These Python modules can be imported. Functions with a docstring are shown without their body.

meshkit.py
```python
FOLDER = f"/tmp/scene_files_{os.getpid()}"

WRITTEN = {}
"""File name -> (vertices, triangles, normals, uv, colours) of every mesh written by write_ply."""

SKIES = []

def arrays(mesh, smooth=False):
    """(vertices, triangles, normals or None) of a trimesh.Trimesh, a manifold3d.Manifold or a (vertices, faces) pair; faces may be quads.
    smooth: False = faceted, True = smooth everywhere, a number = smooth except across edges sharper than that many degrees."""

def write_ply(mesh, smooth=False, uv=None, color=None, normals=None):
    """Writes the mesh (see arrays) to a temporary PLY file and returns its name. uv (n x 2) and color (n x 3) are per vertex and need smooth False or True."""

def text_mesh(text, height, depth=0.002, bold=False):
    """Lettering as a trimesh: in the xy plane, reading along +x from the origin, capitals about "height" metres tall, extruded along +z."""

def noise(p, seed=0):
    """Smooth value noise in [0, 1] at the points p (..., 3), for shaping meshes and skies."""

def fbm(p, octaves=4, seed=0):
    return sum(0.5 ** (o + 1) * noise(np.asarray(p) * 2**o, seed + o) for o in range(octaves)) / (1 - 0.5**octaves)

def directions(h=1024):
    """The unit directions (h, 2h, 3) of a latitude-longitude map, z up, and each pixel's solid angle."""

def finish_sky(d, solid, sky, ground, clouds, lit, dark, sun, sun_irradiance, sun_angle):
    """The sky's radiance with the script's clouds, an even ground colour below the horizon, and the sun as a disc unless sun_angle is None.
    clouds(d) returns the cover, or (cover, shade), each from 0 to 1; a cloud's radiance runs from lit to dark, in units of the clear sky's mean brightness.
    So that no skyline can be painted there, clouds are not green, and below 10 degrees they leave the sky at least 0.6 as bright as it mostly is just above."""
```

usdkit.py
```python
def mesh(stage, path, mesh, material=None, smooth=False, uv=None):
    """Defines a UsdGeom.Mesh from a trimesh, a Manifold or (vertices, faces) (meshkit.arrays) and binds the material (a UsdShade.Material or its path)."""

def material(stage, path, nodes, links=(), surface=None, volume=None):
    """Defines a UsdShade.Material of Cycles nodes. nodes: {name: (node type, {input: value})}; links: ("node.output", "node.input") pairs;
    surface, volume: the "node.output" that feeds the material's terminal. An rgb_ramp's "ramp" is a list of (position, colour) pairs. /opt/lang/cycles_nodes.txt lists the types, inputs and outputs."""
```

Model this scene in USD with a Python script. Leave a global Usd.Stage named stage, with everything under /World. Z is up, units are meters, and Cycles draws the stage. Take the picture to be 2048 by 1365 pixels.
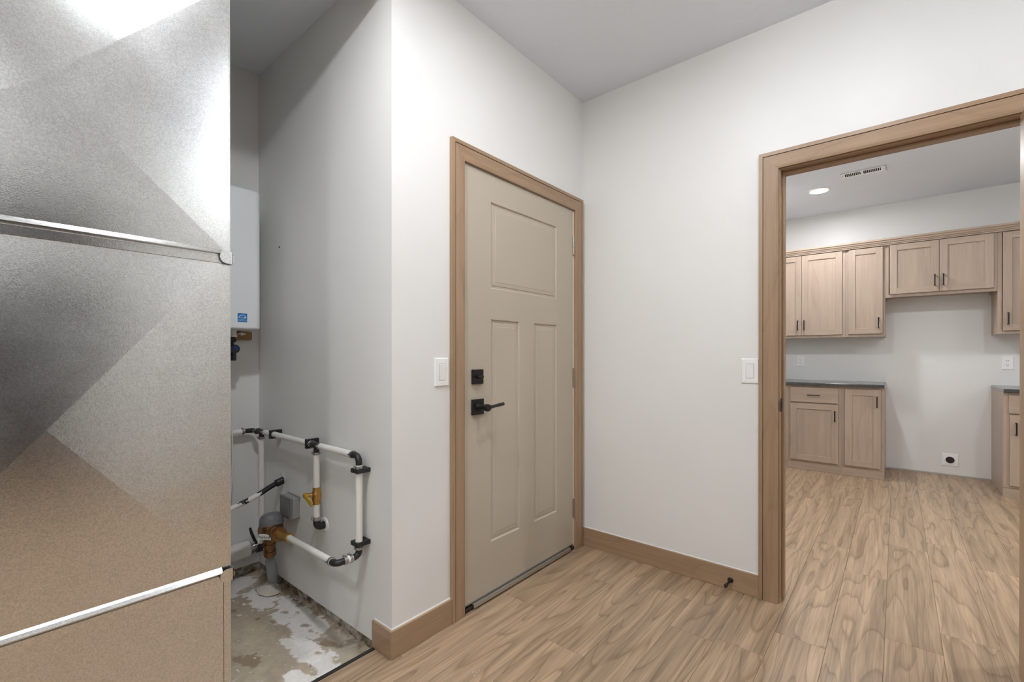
import math, random, re
import numpy as np, trimesh, manifold3d, meshkit, usdkit
from shapely.geometry import Polygon, Point, box as sbox
from shapely.ops import unary_union
from pxr import Usd, UsdGeom, UsdShade, Gf, Sdf

random.seed(7)
rng = np.random.default_rng(7)
stage = Usd.Stage.CreateInMemory()
UsdGeom.SetStageUpAxis(stage, UsdGeom.Tokens.z)
UsdGeom.SetStageMetersPerUnit(stage, 1.0)
UsdGeom.Xform.Define(stage, '/World')
UsdGeom.Scope.Define(stage, '/World/Looks')

# ---------------------------------------------------------------- camera, exposure, lamp powers
CAM_H = 1.168
F_PX, CY_PX = 917.65, 712.86
yaw, pitch = math.radians(-39.988), math.radians(-0.1237)
cam = UsdGeom.Camera.Define(stage, '/World/camera')
fw = np.array([math.sin(yaw) * math.cos(pitch), math.cos(yaw) * math.cos(pitch), math.sin(pitch)])
rt = np.array([math.cos(yaw), -math.sin(yaw), 0.0])
up = np.cross(rt, fw)
cam.AddTransformOp().Set(Gf.Matrix4d(*rt, 0, *up, 0, *(-fw), 0, 0, 0, CAM_H, 1))
cam.CreateHorizontalApertureAttr(36.0)
cam.CreateVerticalApertureAttr(36.0 * 1365 / 2048)
cam.CreateFocalLengthAttr(36.0 * F_PX / 2048)
cam.CreateVerticalApertureOffsetAttr((CY_PX - 682.5) * 36.0 / 2048)
cam.CreateClippingRangeAttr(Gf.Vec2f(0.05, 100))
EXPOSURE = 2.30
cam.CreateExposureAttr(EXPOSURE)
LAMP = 34.0            # radiance of the mudroom lamps
LAUNDRY_LAMP = 72.0    # radiance of the laundry lamps
GLOBE_LAMP = 7.2      # radiance of the globe lamp added to lift the mudroom ceiling
REAR_LAMP = 66.0       # radiance of the fill lamps added behind the camera
CLOSET_LAMP = 74.0     # radiance of the unseen lamp lighting closet and duct top
LAMP_COLOR = (0.965, 0.99, 1.02)

# ---------------------------------------------------------------- main dimensions (metres)
CEIL = 2.731
XA = -1.491            # wall with the entry door
YB = 2.458             # wall with the opening to the laundry
YB2 = 2.573
YC = 1.057             # closet side wall
XC = -2.736            # closet back wall
YL = 6.12              # laundry back wall
XR = 1.65  # unseen right wall, set near for its reflection in the duct
YF = -1.80  # unseen wall behind the camera, set close to keep bounced light
ZC = -0.040            # concrete level in the closet

# ---------------------------------------------------------------- scene helpers
used = {}
def numbered(parent, name):
    k = (parent, name)
    used[k] = used.get(k, -1) + 1
    return name if used[k] == 0 else f'{name}_{used[k]:03d}'

def ppath(parent):
    return '/World' if parent is None else str(parent.GetPath())

def keys(p, label=None, cat=None, group=None, kind=None):
    for k, v in (('label', label), ('category', cat), ('group', group), ('kind', kind)):
        if v:
            p.SetCustomDataByKey(k, v)
    return p

def obj(name, mesh, m, parent=None, smooth=False, **kw):
    base = ppath(parent)
    path = f'{base}/{numbered(base, name)}'
    g = usdkit.mesh(stage, path, mesh, M[m], smooth=smooth)
    return keys(g.GetPrim(), **kw)

def xf(name, parent=None, loc=None, rotz=0, **kw):
    base = ppath(parent)
    x = UsdGeom.Xform.Define(stage, f'{base}/{numbered(base, name)}')
    if loc is not None:
        x.AddTranslateOp().Set(Gf.Vec3d(*map(float, loc)))
    if rotz:
        x.AddRotateZOp().Set(float(rotz))
    return keys(x.GetPrim(), **kw)

def thing(name, label, cat, loc=None, rotz=0, group=None, kind=None):
    return xf(name, None, loc, rotz, label=label, cat=cat, group=group, kind=kind)

def copy_of(src, loc, label, rotz=0, group=None):
    x = UsdGeom.Xform.Define(stage, '/World/' + numbered('/World', re.sub(r'_[0-9]{3}$', '', src.GetName())))
    x.AddTranslateOp().Set(Gf.Vec3d(*map(float, loc)))
    if rotz:
        x.AddRotateZOp().Set(float(rotz))
    p = x.GetPrim()
    p.GetReferences().AddInternalReference(src.GetPath())
    p.SetInstanceable(True)
    keys(p, label=label, cat=src.GetCustomDataByKey('category'), group=group or src.GetCustomDataByKey('group'))
    return p

# ---------------------------------------------------------------- mesh helpers
cat_ = trimesh.util.concatenate
def J(*ms):
    return cat_([m for m in ms])

def bx(x0, x1, y0, y1, z0, z1, c=0.0):
    x0, x1 = min(x0, x1), max(x0, x1); y0, y1 = min(y0, y1), max(y0, y1); z0, z1 = min(z0, z1), max(z0, z1)
    if c <= 0:
        m = trimesh.creation.box((x1 - x0, y1 - y0, z1 - z0))
        m.apply_translation(((x0 + x1) / 2, (y0 + y1) / 2, (z0 + z1) / 2))
        return m
    c = min(c, 0.49 * min(x1 - x0, y1 - y0, z1 - z0))
    pts = []
    for x, sx in ((x0, 1), (x1, -1)):
        for y, sy in ((y0, 1), (y1, -1)):
            for z, sz in ((z0, 1), (z1, -1)):
                pts += [(x + sx * c, y + sy * c, z), (x + sx * c, y, z + sz * c), (x, y + sy * c, z + sz * c)]
    return trimesh.convex.convex_hull(np.array(pts))

def rbox(x0, x1, y0, y1, z0, z1, r, n=16):
    s = manifold3d.Manifold.sphere(r, n)
    parts = [s.translate((x, y, z)) for x in (x0 + r, x1 - r) for y in (y0 + r, y1 - r) for z in (z0 + r, z1 - r)]
    return tm(manifold3d.Manifold.batch_hull(parts))

def tm(m):
    a = m.to_mesh()
    return trimesh.Trimesh(a.vert_properties[:, :3], a.tri_verts, process=False)

AX = {'x': np.array([[0, 0, 1, 0], [1, 0, 0, 0], [0, 1, 0, 0], [0, 0, 0, 1.]]),   # polygon (y, z), extruded along x
      'y': np.array([[1, 0, 0, 0], [0, 0, 1, 0], [0, 1, 0, 0], [0, 0, 0, 1.]]),   # polygon (x, z), extruded along y
      'z': np.eye(4)}
def prism(poly, axis, lo, hi):
    if not isinstance(poly, Polygon) and not hasattr(poly, 'geoms'):
        poly = Polygon(poly)
    out = []
    for g in getattr(poly, 'geoms', [poly]):
        m = trimesh.creation.extrude_polygon(g, hi - lo, engine='earcut')
        m.apply_translation((0, 0, lo))
        m.apply_transform(AX[axis])
        if np.linalg.det(AX[axis][:3, :3]) < 0:
            m.invert()
        out.append(m)
    return cat_(out)

def frame_to(p0, p1):
    d = np.asarray(p1, float) - np.asarray(p0, float)
    T = trimesh.geometry.align_vectors([0, 0, 1], d / np.linalg.norm(d))
    T[:3, 3] = p0
    return T, np.linalg.norm(d)

def cyl(p0, p1, r, n=24, r2=None):
    T, L = frame_to(p0, p1)
    r2 = r if r2 is None else r2
    m = trimesh.creation.revolve([(0, 0), (r, 0), (r2, L), (0, L)], sections=n)
    m.apply_transform(T)
    return m

def lathe(profile, p0=(0, 0, 0), d=(0, 0, 1), n=28):
    m = trimesh.creation.revolve(profile, sections=n)
    T, _ = frame_to(p0, np.asarray(p0, float) + np.asarray(d, float))
    m.apply_transform(T)
    return m

def tube(pts, r, n=18, closed_ends=True):
    p = np.asarray(pts, float)
    rr = np.broadcast_to(r, (len(p),))
    t = np.gradient(p, axis=0); t /= np.linalg.norm(t, axis=1, keepdims=True)
    a = np.cross(t[0], [0, 0, 1.0]) if abs(t[0][2]) < .9 else np.cross(t[0], [1.0, 0, 0])
    a /= np.linalg.norm(a)
    A = []
    for i in range(len(p)):
        a = a - t[i] * (a @ t[i]); a /= np.linalg.norm(a); A.append(a)
    A = np.array(A); B = np.cross(t, A)
    ang = np.arange(n) * 2 * np.pi / n
    v = p[:, None] + rr[:, None, None] * (np.cos(ang)[None, :, None] * A[:, None] + np.sin(ang)[None, :, None] * B[:, None])
    v = v.reshape(-1, 3)
    f = []
    for i in range(len(p) - 1):
        for j in range(n):
            k = (j + 1) % n
            f += [(i * n + j, i * n + k, (i + 1) * n + k), (i * n + j, (i + 1) * n + k, (i + 1) * n + j)]
    c0, c1 = len(v), len(v) + 1
    v = np.vstack([v, p[0], p[-1]])
    for j in range(n):
        k = (j + 1) % n
        f += [(c0, k, j), (c1, (len(p) - 1) * n + j, (len(p) - 1) * n + k)]
    return trimesh.Trimesh(v, np.array(f), process=False)

def bez(p0, p1, p2, p3, n=16):
    t = np.linspace(0, 1, n)[:, None]
    p0, p1, p2, p3 = (np.asarray(p, float) for p in (p0, p1, p2, p3))
    return (1 - t) ** 3 * p0 + 3 * (1 - t) ** 2 * t * p1 + 3 * (1 - t) * t ** 2 * p2 + t ** 3 * p3

def elbow(c, d1, d2, r, run, n=10):
    """A quarter bend at corner c: opens along d1 and d2 (unit axes), each leg 'run' long."""
    c, d1, d2 = (np.asarray(q, float) for q in (c, d1, d2))
    R = run * .55
    pts = [c + d1 * run]
    for k in np.linspace(0, 1, n):
        a = k * np.pi / 2
        pts.append(c + d1 * R * (1 - math.sin(a)) + d2 * R * (1 - math.cos(a)))
    pts.append(c + d2 * run)
    return tube(pts, r)

def loft2(profile, fa, fb):
    """Solid between two copies of a 2D profile: fa and fb place its points in space."""
    pr = np.asarray(profile, float)
    n = len(pr)
    poly = Polygon(pr)
    v2, tri = trimesh.creation.triangulate_polygon(poly, engine='earcut')
    idx = np.array([np.argmin(((pr - q) ** 2).sum(1)) for q in v2])
    tri = idx[tri]
    A = np.array([fa(*q) for q in pr]); B = np.array([fb(*q) for q in pr])
    f = [tuple(t) for t in tri] + [tuple(t[::-1] + n) for t in tri]
    for i in range(n):
        j = (i + 1) % n
        f += [(i, i + n, j + n), (i, j + n, j)]
    m = trimesh.Trimesh(np.vstack([A, B]), np.array(f), process=False)
    trimesh.repair.fix_normals(m)
    return m

# ---------------------------------------------------------------- materials
M = {}
def mat(name, nodes, links, surface='p.BSDF'):
    M[name] = usdkit.material(stage, '/World/Looks/' + name, nodes, links, surface=surface)

def plain(name, col, rough=.5, metal=0.0, bump=None, **kw):
    nodes = {'p': ('principled_bsdf', {'base_color': col, 'roughness': rough, 'metallic': metal, **kw})}
    links = []
    if bump:
        sc, st, dist = bump
        nodes.update(g=('texture_coordinate', {}), n=('noise_texture', {'scale': sc, 'detail': 3.0}),
                     b=('bump', {'strength': st, 'distance': dist}))
        links += [('g.object', 'n.vector'), ('n.fac', 'b.height'), ('b.normal', 'p.normal')]
    mat(name, nodes, links)

WALL = (.80, .795, .775)
def painted(name, col, rough, sc, st, dist, mottle=.02):
    nodes = {'g': ('geometry', {}), 'n': ('noise_texture', {'scale': sc, 'detail': 2.0}), 'n2': ('noise_texture', {'scale': 1.1, 'detail': 2.0}),
             'r': ('rgb_ramp', {'ramp': [(.3, tuple(c * (1 - mottle) for c in col)), (.7, tuple(c * (1 + mottle) for c in col))]}),
             'b': ('bump', {'strength': st, 'distance': dist}), 'p': ('principled_bsdf', {'roughness': rough})}
    mat(name, nodes, [('g.position', 'n.vector'), ('g.position', 'n2.vector'), ('n2.fac', 'r.fac'), ('r.color', 'p.base_color'),
                      ('n.fac', 'b.height'), ('b.normal', 'p.normal')])
painted('wall_paint', WALL, .42, 130.0, .12, .002)
painted('ceiling_paint', (.82, .865, .93), .8, 26.0, .30, .006, .015)

def wood(name, light, dark, axis, sc=1.0, rough=.42, contrast=1.0, ring=6.0, fine=.2, long_=1.6, across=8.0, line=1.0, seedmul=37.0):
    """Flat-sawn wood: contour lines of a noise stretched along the grain, each object starting elsewhere in it."""
    along = {'x': 0, 'y': 1, 'z': 2}[axis]
    s = [across * sc] * 3; s[along] = long_ * sc
    s2 = [190.0 * sc] * 3; s2[along] = 5.0 * sc
    s3 = [26.0 * sc] * 3; s3[along] = .9 * sc
    mid = tuple(a + (b - a) * .30 for a, b in zip(light, dark))
    lo = tuple(a + (b - a) * line for a, b in zip(light, dark))
    nodes = {
        't': ('texture_coordinate', {}), 'o': ('object_info', {}),
        'm': ('math', {'math_type': 'multiply', 'value2': seedmul}), 'cv': ('combine_xyz', {}),
        'a': ('vector_math', {'math_type': 'add'}),
        'mp': ('mapping', {'mapping_type': 'point', 'scale': tuple(s)}), 'mf': ('mapping', {'mapping_type': 'point', 'scale': tuple(s2)}),
        'ms': ('mapping', {'mapping_type': 'point', 'scale': tuple(s3)}),
        'n': ('noise_texture', {'scale': 1.0, 'detail': 1.6, 'roughness': .38, 'distortion': .25}),
        'k': ('math', {'math_type': 'multiply', 'value2': ring}), 'fr0': ('math', {'math_type': 'fraction'}),
        'f': ('noise_texture', {'scale': 1.0, 'detail': 3.0}), 'st': ('noise_texture', {'scale': 1.0, 'detail': 2.0}),
        'r': ('rgb_ramp', {'ramp': [(0, lo), (.08, light), (.50, light), (.86, mid), (1, lo)]}),
        'fr': ('rgb_ramp', {'ramp': [(.30, (1 - fine,) * 3), (.60, (1, 1, 1))]}),
        'sr': ('rgb_ramp', {'ramp': [(.30, (1 - fine * 1.1,) * 3), (.66, (1 + fine * .30,) * 3)]}),
        'mx': ('mix_color', {'blend_type': 'multiply', 'fac': 1.0}), 'mx2': ('mix_color', {'blend_type': 'multiply', 'fac': 1.0, 'use_clamp': False}),
        'hv': ('math', {'math_type': 'multiply_add', 'value2': .16 * contrast, 'value3': 1 - .08 * contrast}),
        'h': ('hsv', {}), 'b': ('bump', {'strength': .10, 'distance': .001}),
        'p': ('principled_bsdf', {'roughness': rough})}
    links = [('o.random', 'm.value1'), ('m.value', 'cv.x'), ('m.value', 'cv.y'), ('m.value', 'cv.z'), ('t.object', 'a.vector1'), ('cv.vector', 'a.vector2'),
             ('a.vector', 'mp.vector'), ('a.vector', 'mf.vector'), ('a.vector', 'ms.vector'), ('mp.vector', 'n.vector'), ('mf.vector', 'f.vector'), ('ms.vector', 'st.vector'),
             ('n.fac', 'k.value1'), ('k.value', 'fr0.value1'), ('fr0.value', 'r.fac'), ('f.fac', 'fr.fac'), ('st.fac', 'sr.fac'),
             ('r.color', 'mx.a'), ('fr.color', 'mx.b'), ('mx.result', 'mx2.a'), ('sr.color', 'mx2.b'), ('mx2.result', 'h.color'), ('o.random', 'hv.value1'), ('hv.value', 'h.value'),
             ('h.color', 'p.base_color'), ('f.fac', 'b.height'), ('b.normal', 'p.normal')]
    mat(name, nodes, links)
    return name
TL, TD = (.405, .268, .165), (.365, .238, .142)
for a in 'xyz':
    wood('trim_wood_' + a, TL, TD, a, rough=.34, contrast=.5, ring=4.0, fine=.13)
CL, CD = (.465, .355, .275), (.43, .325, .25)
for a in 'xz':
    wood('maple_' + a, CL, CD, a, rough=.38, contrast=.35, ring=3.0, fine=.08)
wood('plank_wood', (.485, .34, .22), (.335, .225, .138), 'y', rough=.40, contrast=.5, ring=10.0, fine=.27, long_=.85, across=8.0)

plain('door_paint', (.49, .43, .34), .42, bump=(300.0, .03, .001))
plain('white_plastic', (.90, .90, .89), .32)
plain('white_primer', (.86, .84, .80), .6)
plain('caulk_white', (.72, .705, .68), .6)
plain('black_metal', (.012, .012, .013), .38, .3)
plain('black_plastic', (.015, .015, .016), .45)
plain('nickel', (.42, .38, .33), .32, 1.0)
plain('chrome', (.62, .62, .62), .22, 1.0)
plain('aluminium', (.55, .55, .53), .35, 1.0)
plain('bronze_dark', (.035, .026, .020), .5, .3)
plain('sweep_grey', (.16, .155, .14), .5)
plain('heater_white', (.80, .815, .84), .32)
plain('pex_white', (.80, .78, .74), .38)
plain('steel_ring', (.45, .45, .46), .3, 1.0)
plain('brass_metal', (.60, .36, .12), .34, 1.0, bump=(90.0, .1, .002))
plain('bronze_metal', (.33, .18, .085), .42, 1.0, bump=(70.0, .25, .003))
plain('yellow_handle', (.62, .38, .03), .35, .3)
plain('grey_plastic', (.17, .17, .175), .42)
plain('grey_box', (.30, .295, .285), .5)
plain('grey_pipe', (.36, .375, .38), .5, bump=(20.0, .2, .003))
plain('blue_cap', (.01, .03, .16), .35)
plain('label_blue', (.005, .19, .52), .4)
plain('label_dark_blue', (.004, .10, .33), .4)
plain('label_white', (.62, .75, .88), .4)
plain('paper_white', (.80, .79, .75), .6)
plain('ink_black', (.02, .02, .02), .6)
plain('tan_board', (.34, .19, .075), .6, bump=(60.0, .2, .002))
plain('dark_void', (.012, .012, .012), .8)
mat('plate_wood', {'g': ('geometry', {}), 'n': ('noise_texture', {'scale': 22.0, 'detail': 5.0, 'roughness': .65}), 'r': ('rgb_ramp', {'ramp': [(.38, (.13, .085, .05)), (.50, (.30, .245, .18)), (.62, (.55, .52, .47))]}),
                   'b': ('bump', {'strength': .7, 'distance': .006}), 'p': ('principled_bsdf', {'roughness': .85})},
    [('g.position', 'n.vector'), ('n.fac', 'r.fac'), ('r.color', 'p.base_color'), ('n.fac', 'b.height'), ('b.normal', 'p.normal')])
plain('strip_black', (.02, .018, .016), .5)
plain('hall_paint', (.16, .14, .15), .6)  # dark tone deepens the unseen hall mirrored in the duct
plain('hall_floor', (.16, .105, .07), .5)  # darker than the planks, for the hall mirrored in the duct
plain('slab_base', (.25, .2, .15), .8)

# granite laminate, dark speckle
mat('granite', {'g': ('texture_coordinate', {}), 'n': ('noise_texture', {'scale': 170.0, 'detail': 3.0}),
                'r': ('rgb_ramp', {'ramp': [(.42, (.012, .012, .013)), (.56, (.05, .048, .045)), (.68, (.16, .15, .14))]}),
                'p': ('principled_bsdf', {'roughness': .14, 'specular_ior_level': 1.0})},
    [('g.object', 'n.vector'), ('n.fac', 'r.fac'), ('r.color', 'p.base_color')])

# galvanised sheet: fine spangle in tone, gloss and tilt
mat('galvanised', {'g': ('geometry', {}),
    'v': ('voronoi_texture', {'scale': 330.0, 'feature': 'f1'}), 'sx': ('separate_xyz', {}),
    'n': ('noise_texture', {'scale': 420.0, 'detail': 2.0}), 'big': ('noise_texture', {'scale': 2.6, 'detail': 3.0, 'roughness': .55}),
    'rr': ('map_range', {'from_min': .25, 'from_max': .75, 'to_min': .17, 'to_max': .26}),
    'cr': ('rgb_ramp', {'ramp': [(0, (.68, .69, .685)), (.5, (.78, .79, .785)), (1, (.88, .89, .885))]}),
    'b1': ('bump', {'strength': .22, 'distance': .0008}), 'b2': ('bump', {'strength': .12, 'distance': .004}),
    'p': ('principled_bsdf', {'metallic': 1.0})},
    [('g.position', 'v.vector'), ('g.position', 'n.vector'), ('g.position', 'big.vector'), ('v.color', 'sx.vector'), ('sx.x', 'cr.fac'),
     ('cr.color', 'p.base_color'), ('big.fac', 'rr.value'), ('rr.result', 'p.roughness'), ('n.fac', 'b1.height'), ('big.fac', 'b2.height'),
     ('b2.normal', 'b1.normal'), ('b1.normal', 'p.normal')])

# concrete: colours of stains and plaster patches come with the mesh
mat('concrete', {'a': ('attribute', {'attribute': 'displayColor'}), 'g': ('geometry', {}), 'n': ('noise_texture', {'scale': 90.0, 'detail': 4.0}),
                 'b': ('bump', {'strength': .3, 'distance': .003}), 'p': ('principled_bsdf', {'roughness': .75})},
    [('a.color', 'p.base_color'), ('g.position', 'n.vector'), ('n.fac', 'b.height'), ('b.normal', 'p.normal')])

# pipe spattered with overspray: black rubber and white paint in bands
mat('sprayed_pipe', {'g': ('geometry', {}), 'n': ('noise_texture', {'scale': 15.0, 'detail': 3.0, 'roughness': .6}),
                     'r': ('rgb_ramp', {'ramp': [(.515, (.012, .012, .012)), (.54, (.74, .72, .69))]}), 'p': ('principled_bsdf', {'roughness': .6})},
    [('g.position', 'n.vector'), ('n.fac', 'r.fac'), ('r.color', 'p.base_color')])

def emitter(name, strength):
    mat(name, {'e': ('emission', {'color': LAMP_COLOR, 'strength': strength})}, [], surface='e.emission')
emitter('lamp_glow', LAMP)
emitter('closet_lamp_glow', CLOSET_LAMP)
emitter('globe_glow', GLOBE_LAMP)
emitter('rear_lamp_glow', REAR_LAMP)
emitter('laundry_lamp_glow', LAUNDRY_LAMP)

# ================================================================ SETTING
def structure(name, label, cat, parts=None):
    return thing(name, label, cat, kind='structure')

ceil = obj('ceiling', bx(XC - .15, 3.0, YF - .1, YL + .15, CEIL, CEIL + .1), 'ceiling_paint', label='pale grey lightly textured ceiling over mudroom, closet and laundry', cat='ceiling', kind='structure')

# wall with the entry door (hole for the door), returns to the closet opening
wl = J(bx(XA - .13, XA, YC, 1.425, 0, CEIL), bx(XA - .13, XA, 2.372, YB2, 0, CEIL), bx(XA - .13, XA, 1.425, 2.372, 2.05, CEIL))
obj('wall_left', wl, 'wall_paint', label='warm white wall around the taupe entry door', cat='wall', kind='structure')
obj('wall_closet_header', bx(XA - .13, XA, -.5, YC, 2.605, CEIL), 'wall_paint', label='unseen wall strip above the closet opening, placed to shade the upper closet wall', cat='wall', kind='structure')  # unseen header, placed to shade the upper closet wall
obj('wall_left_front', bx(XA - .13, XA, YF, -.5, 0, CEIL), 'wall_paint', label='wall beside the duct, before the closet opening', cat='wall', kind='structure')
# wall with the cased opening
OX0, OX1, OZ = -.425, .388, 2.044
wb = J(bx(XA, OX0 - .02, YB, YB2, 0, CEIL), bx(OX1 + .02, 3.0, YB, YB2, 0, CEIL), bx(OX0 - .02, OX1 + .02, YB, YB2, OZ + .02, CEIL))
obj('wall_back', wb, 'wall_paint', label='warm white wall with the wood-cased opening to the laundry', cat='wall', kind='structure')
obj('wall_right', J(bx(XR, XR + .12, .85, YB, 0, CEIL), bx(XR, XR + .12, YF, -.70, 0, CEIL), bx(XR, XR + .12, -.70, .85, 2.06, CEIL)), 'wall_paint',
    label='unseen wall right of the camera, open to a dark hall mirrored in the duct', cat='wall', kind='structure')
obj('wall_hall', J(bx(XR + .12, 4.2, -.85, -.70, 0, 2.5), bx(XR + .12, 4.2, .85, .95, 0, 2.5), bx(4.2, 4.3, -.85, .95, 0, 2.5), bx(XR + .12, 4.3, -.85, .95, 2.4, 2.5)), 'hall_paint',
    label='unseen dark hall walls right of the camera, placed to darken the duct reflections', cat='wall', kind='structure')  # unseen hall, shaped to give the duct dark reflections
obj('floor_hall', bx(XR, 4.3, -.8, .9, -.05, 0), 'hall_floor', label='dark brown floor of the unseen hall, placed to darken the duct reflections', cat='floor', kind='structure')
obj('wall_front', bx(XA - .13, XR + .12, YF - .1, YF, 0, CEIL), 'wall_paint', label='unseen wall behind the camera, set close to bounce light', cat='wall', kind='structure')
# closet walls: drywall stops above the concrete and shows the wood plate behind
w = xf('wall_closet_right', label='closet side wall carrying the water pipes', cat='wall', kind='structure')
obj('drywall', bx(XC, XA - .13, YC, YC + .013, .012, CEIL), 'wall_paint', w)
pl = bx(XC - .013, XA - .13, YC + .013, YC + .10, ZC, .09)
obj('sole_plate', pl, 'plate_wood', w)
w = xf('wall_closet_back', label='closet back wall behind the white water heater', cat='wall', kind='structure')
obj('drywall', bx(XC - .013, XC, -.7, YC + .013, .012, CEIL), 'wall_paint', w)
obj('sole_plate', bx(XC - .10, XC - .013, -.7, YC + .10, ZC, .09), 'plate_wood', w)
obj('wall_closet_left', bx(XC - .1, XA - .13, -.8, -.7, ZC, CEIL), 'wall_paint', label='closet wall hidden behind the duct', cat='wall', kind='structure')
# laundry walls
obj('wall_laundry_back', J(bx(-1.3, 3.0, YL, YL + .012, .014, CEIL), bx(-1.3, 3.0, YL + .012, YL + .1, -.05, CEIL)), 'wall_paint', label='laundry wall behind the maple cabinets', cat='wall', kind='structure')
obj('wall_laundry_left', bx(-1.30, -1.18, YB2, YL, 0, CEIL), 'wall_paint', label='laundry wall at the left end of the cabinets', cat='wall', kind='structure')
obj('wall_laundry_right', bx(2.9, 3.0, YB2, YL, 0, CEIL), 'wall_paint', label='laundry wall out of view at right', cat='wall', kind='structure')

# --- plank floor
fl = xf('floor', label='light brown wood-look plank floor running into the laundry', cat='floor', kind='structure')
obj('underlay', J(bx(-1.60, XR, YF, YB2, -.05, -.0065), bx(-1.18, 2.9, YB2, YL + .012, -.05, -.0065)), 'slab_base', fl)
PW, PL_ = .178, 1.22
known = {-5: 2.22, -4: 1.956, -2: 2.195, -1: 3.07, 1: 3.85, -8: 1.70, -7: 2.11}
def plank(x0, x1, y0, y1):
    g = .0004
    x0, x1, y0, y1 = x0 + g, x1 - g, y0 + g, y1 - g
    c = .0011
    v = [(x0, y0, -.006), (x1, y0, -.006), (x1, y1, -.006), (x0, y1, -.006), (x0, y0, -c * .6), (x1, y0, -c * .6), (x1, y1, -c * .6), (x0, y1, -c * .6),
         (x0 + c, y0 + c, 0), (x1 - c, y0 + c, 0), (x1 - c, y1 - c, 0), (x0 + c, y1 - c, 0)]
    f = [(3, 2, 1, 0)] + [(a, (a + 1) % 4, (a + 1) % 4 + 4, a + 4) for a in range(4)] + [(a + 4, (a + 1) % 4 + 4, (a + 1) % 4 + 8, a + 8) for a in range(4)] + [(8, 9, 10, 11)]
    obj('plank', (np.array(v), np.array(f)), 'plank_wood', fl)
for k in range(-9, 17):
    xa, xb = -.037 + PW * k, -.037 + PW * (k + 1)
    j = known.get(k, (k * .4567 % 1) * PL_)
    j -= PL_ * math.ceil((j - YF) / PL_)
    while j < YL:
        ya, yb = max(j, YF), min(j + PL_, YL + .008)
        j += PL_
        pieces = []
        # mudroom part
        lo, hi = ya, min(yb, YB2)
        if hi - lo > .01:
            for (qa, qb, yl) in ((max(xa, -1.585), min(xb, XA), YC - .012), (max(xa, XA), min(xb, XR), YB2)):
                top = min(hi, yl)
                if qb - qa > .004 and top - lo > .01:
                    pieces.append([qa, qb, lo, top])
        lo2 = max(ya, YB2)
        qa, qb = max(xa, -1.18), min(xb, 2.9)
        if yb - lo2 > .01 and qb - qa > .004:
            if pieces and abs(pieces[-1][3] - lo2) < 1e-6 and abs(pieces[-1][0] - qa) < 1e-6 and abs(pieces[-1][1] - qb) < 1e-6:
                pieces[-1][3] = yb
            else:
                pieces.append([qa, qb, lo2, yb])
        for q in pieces:
            if -2.0 < q[0] < 1.9:
                plank(*q)

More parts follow.
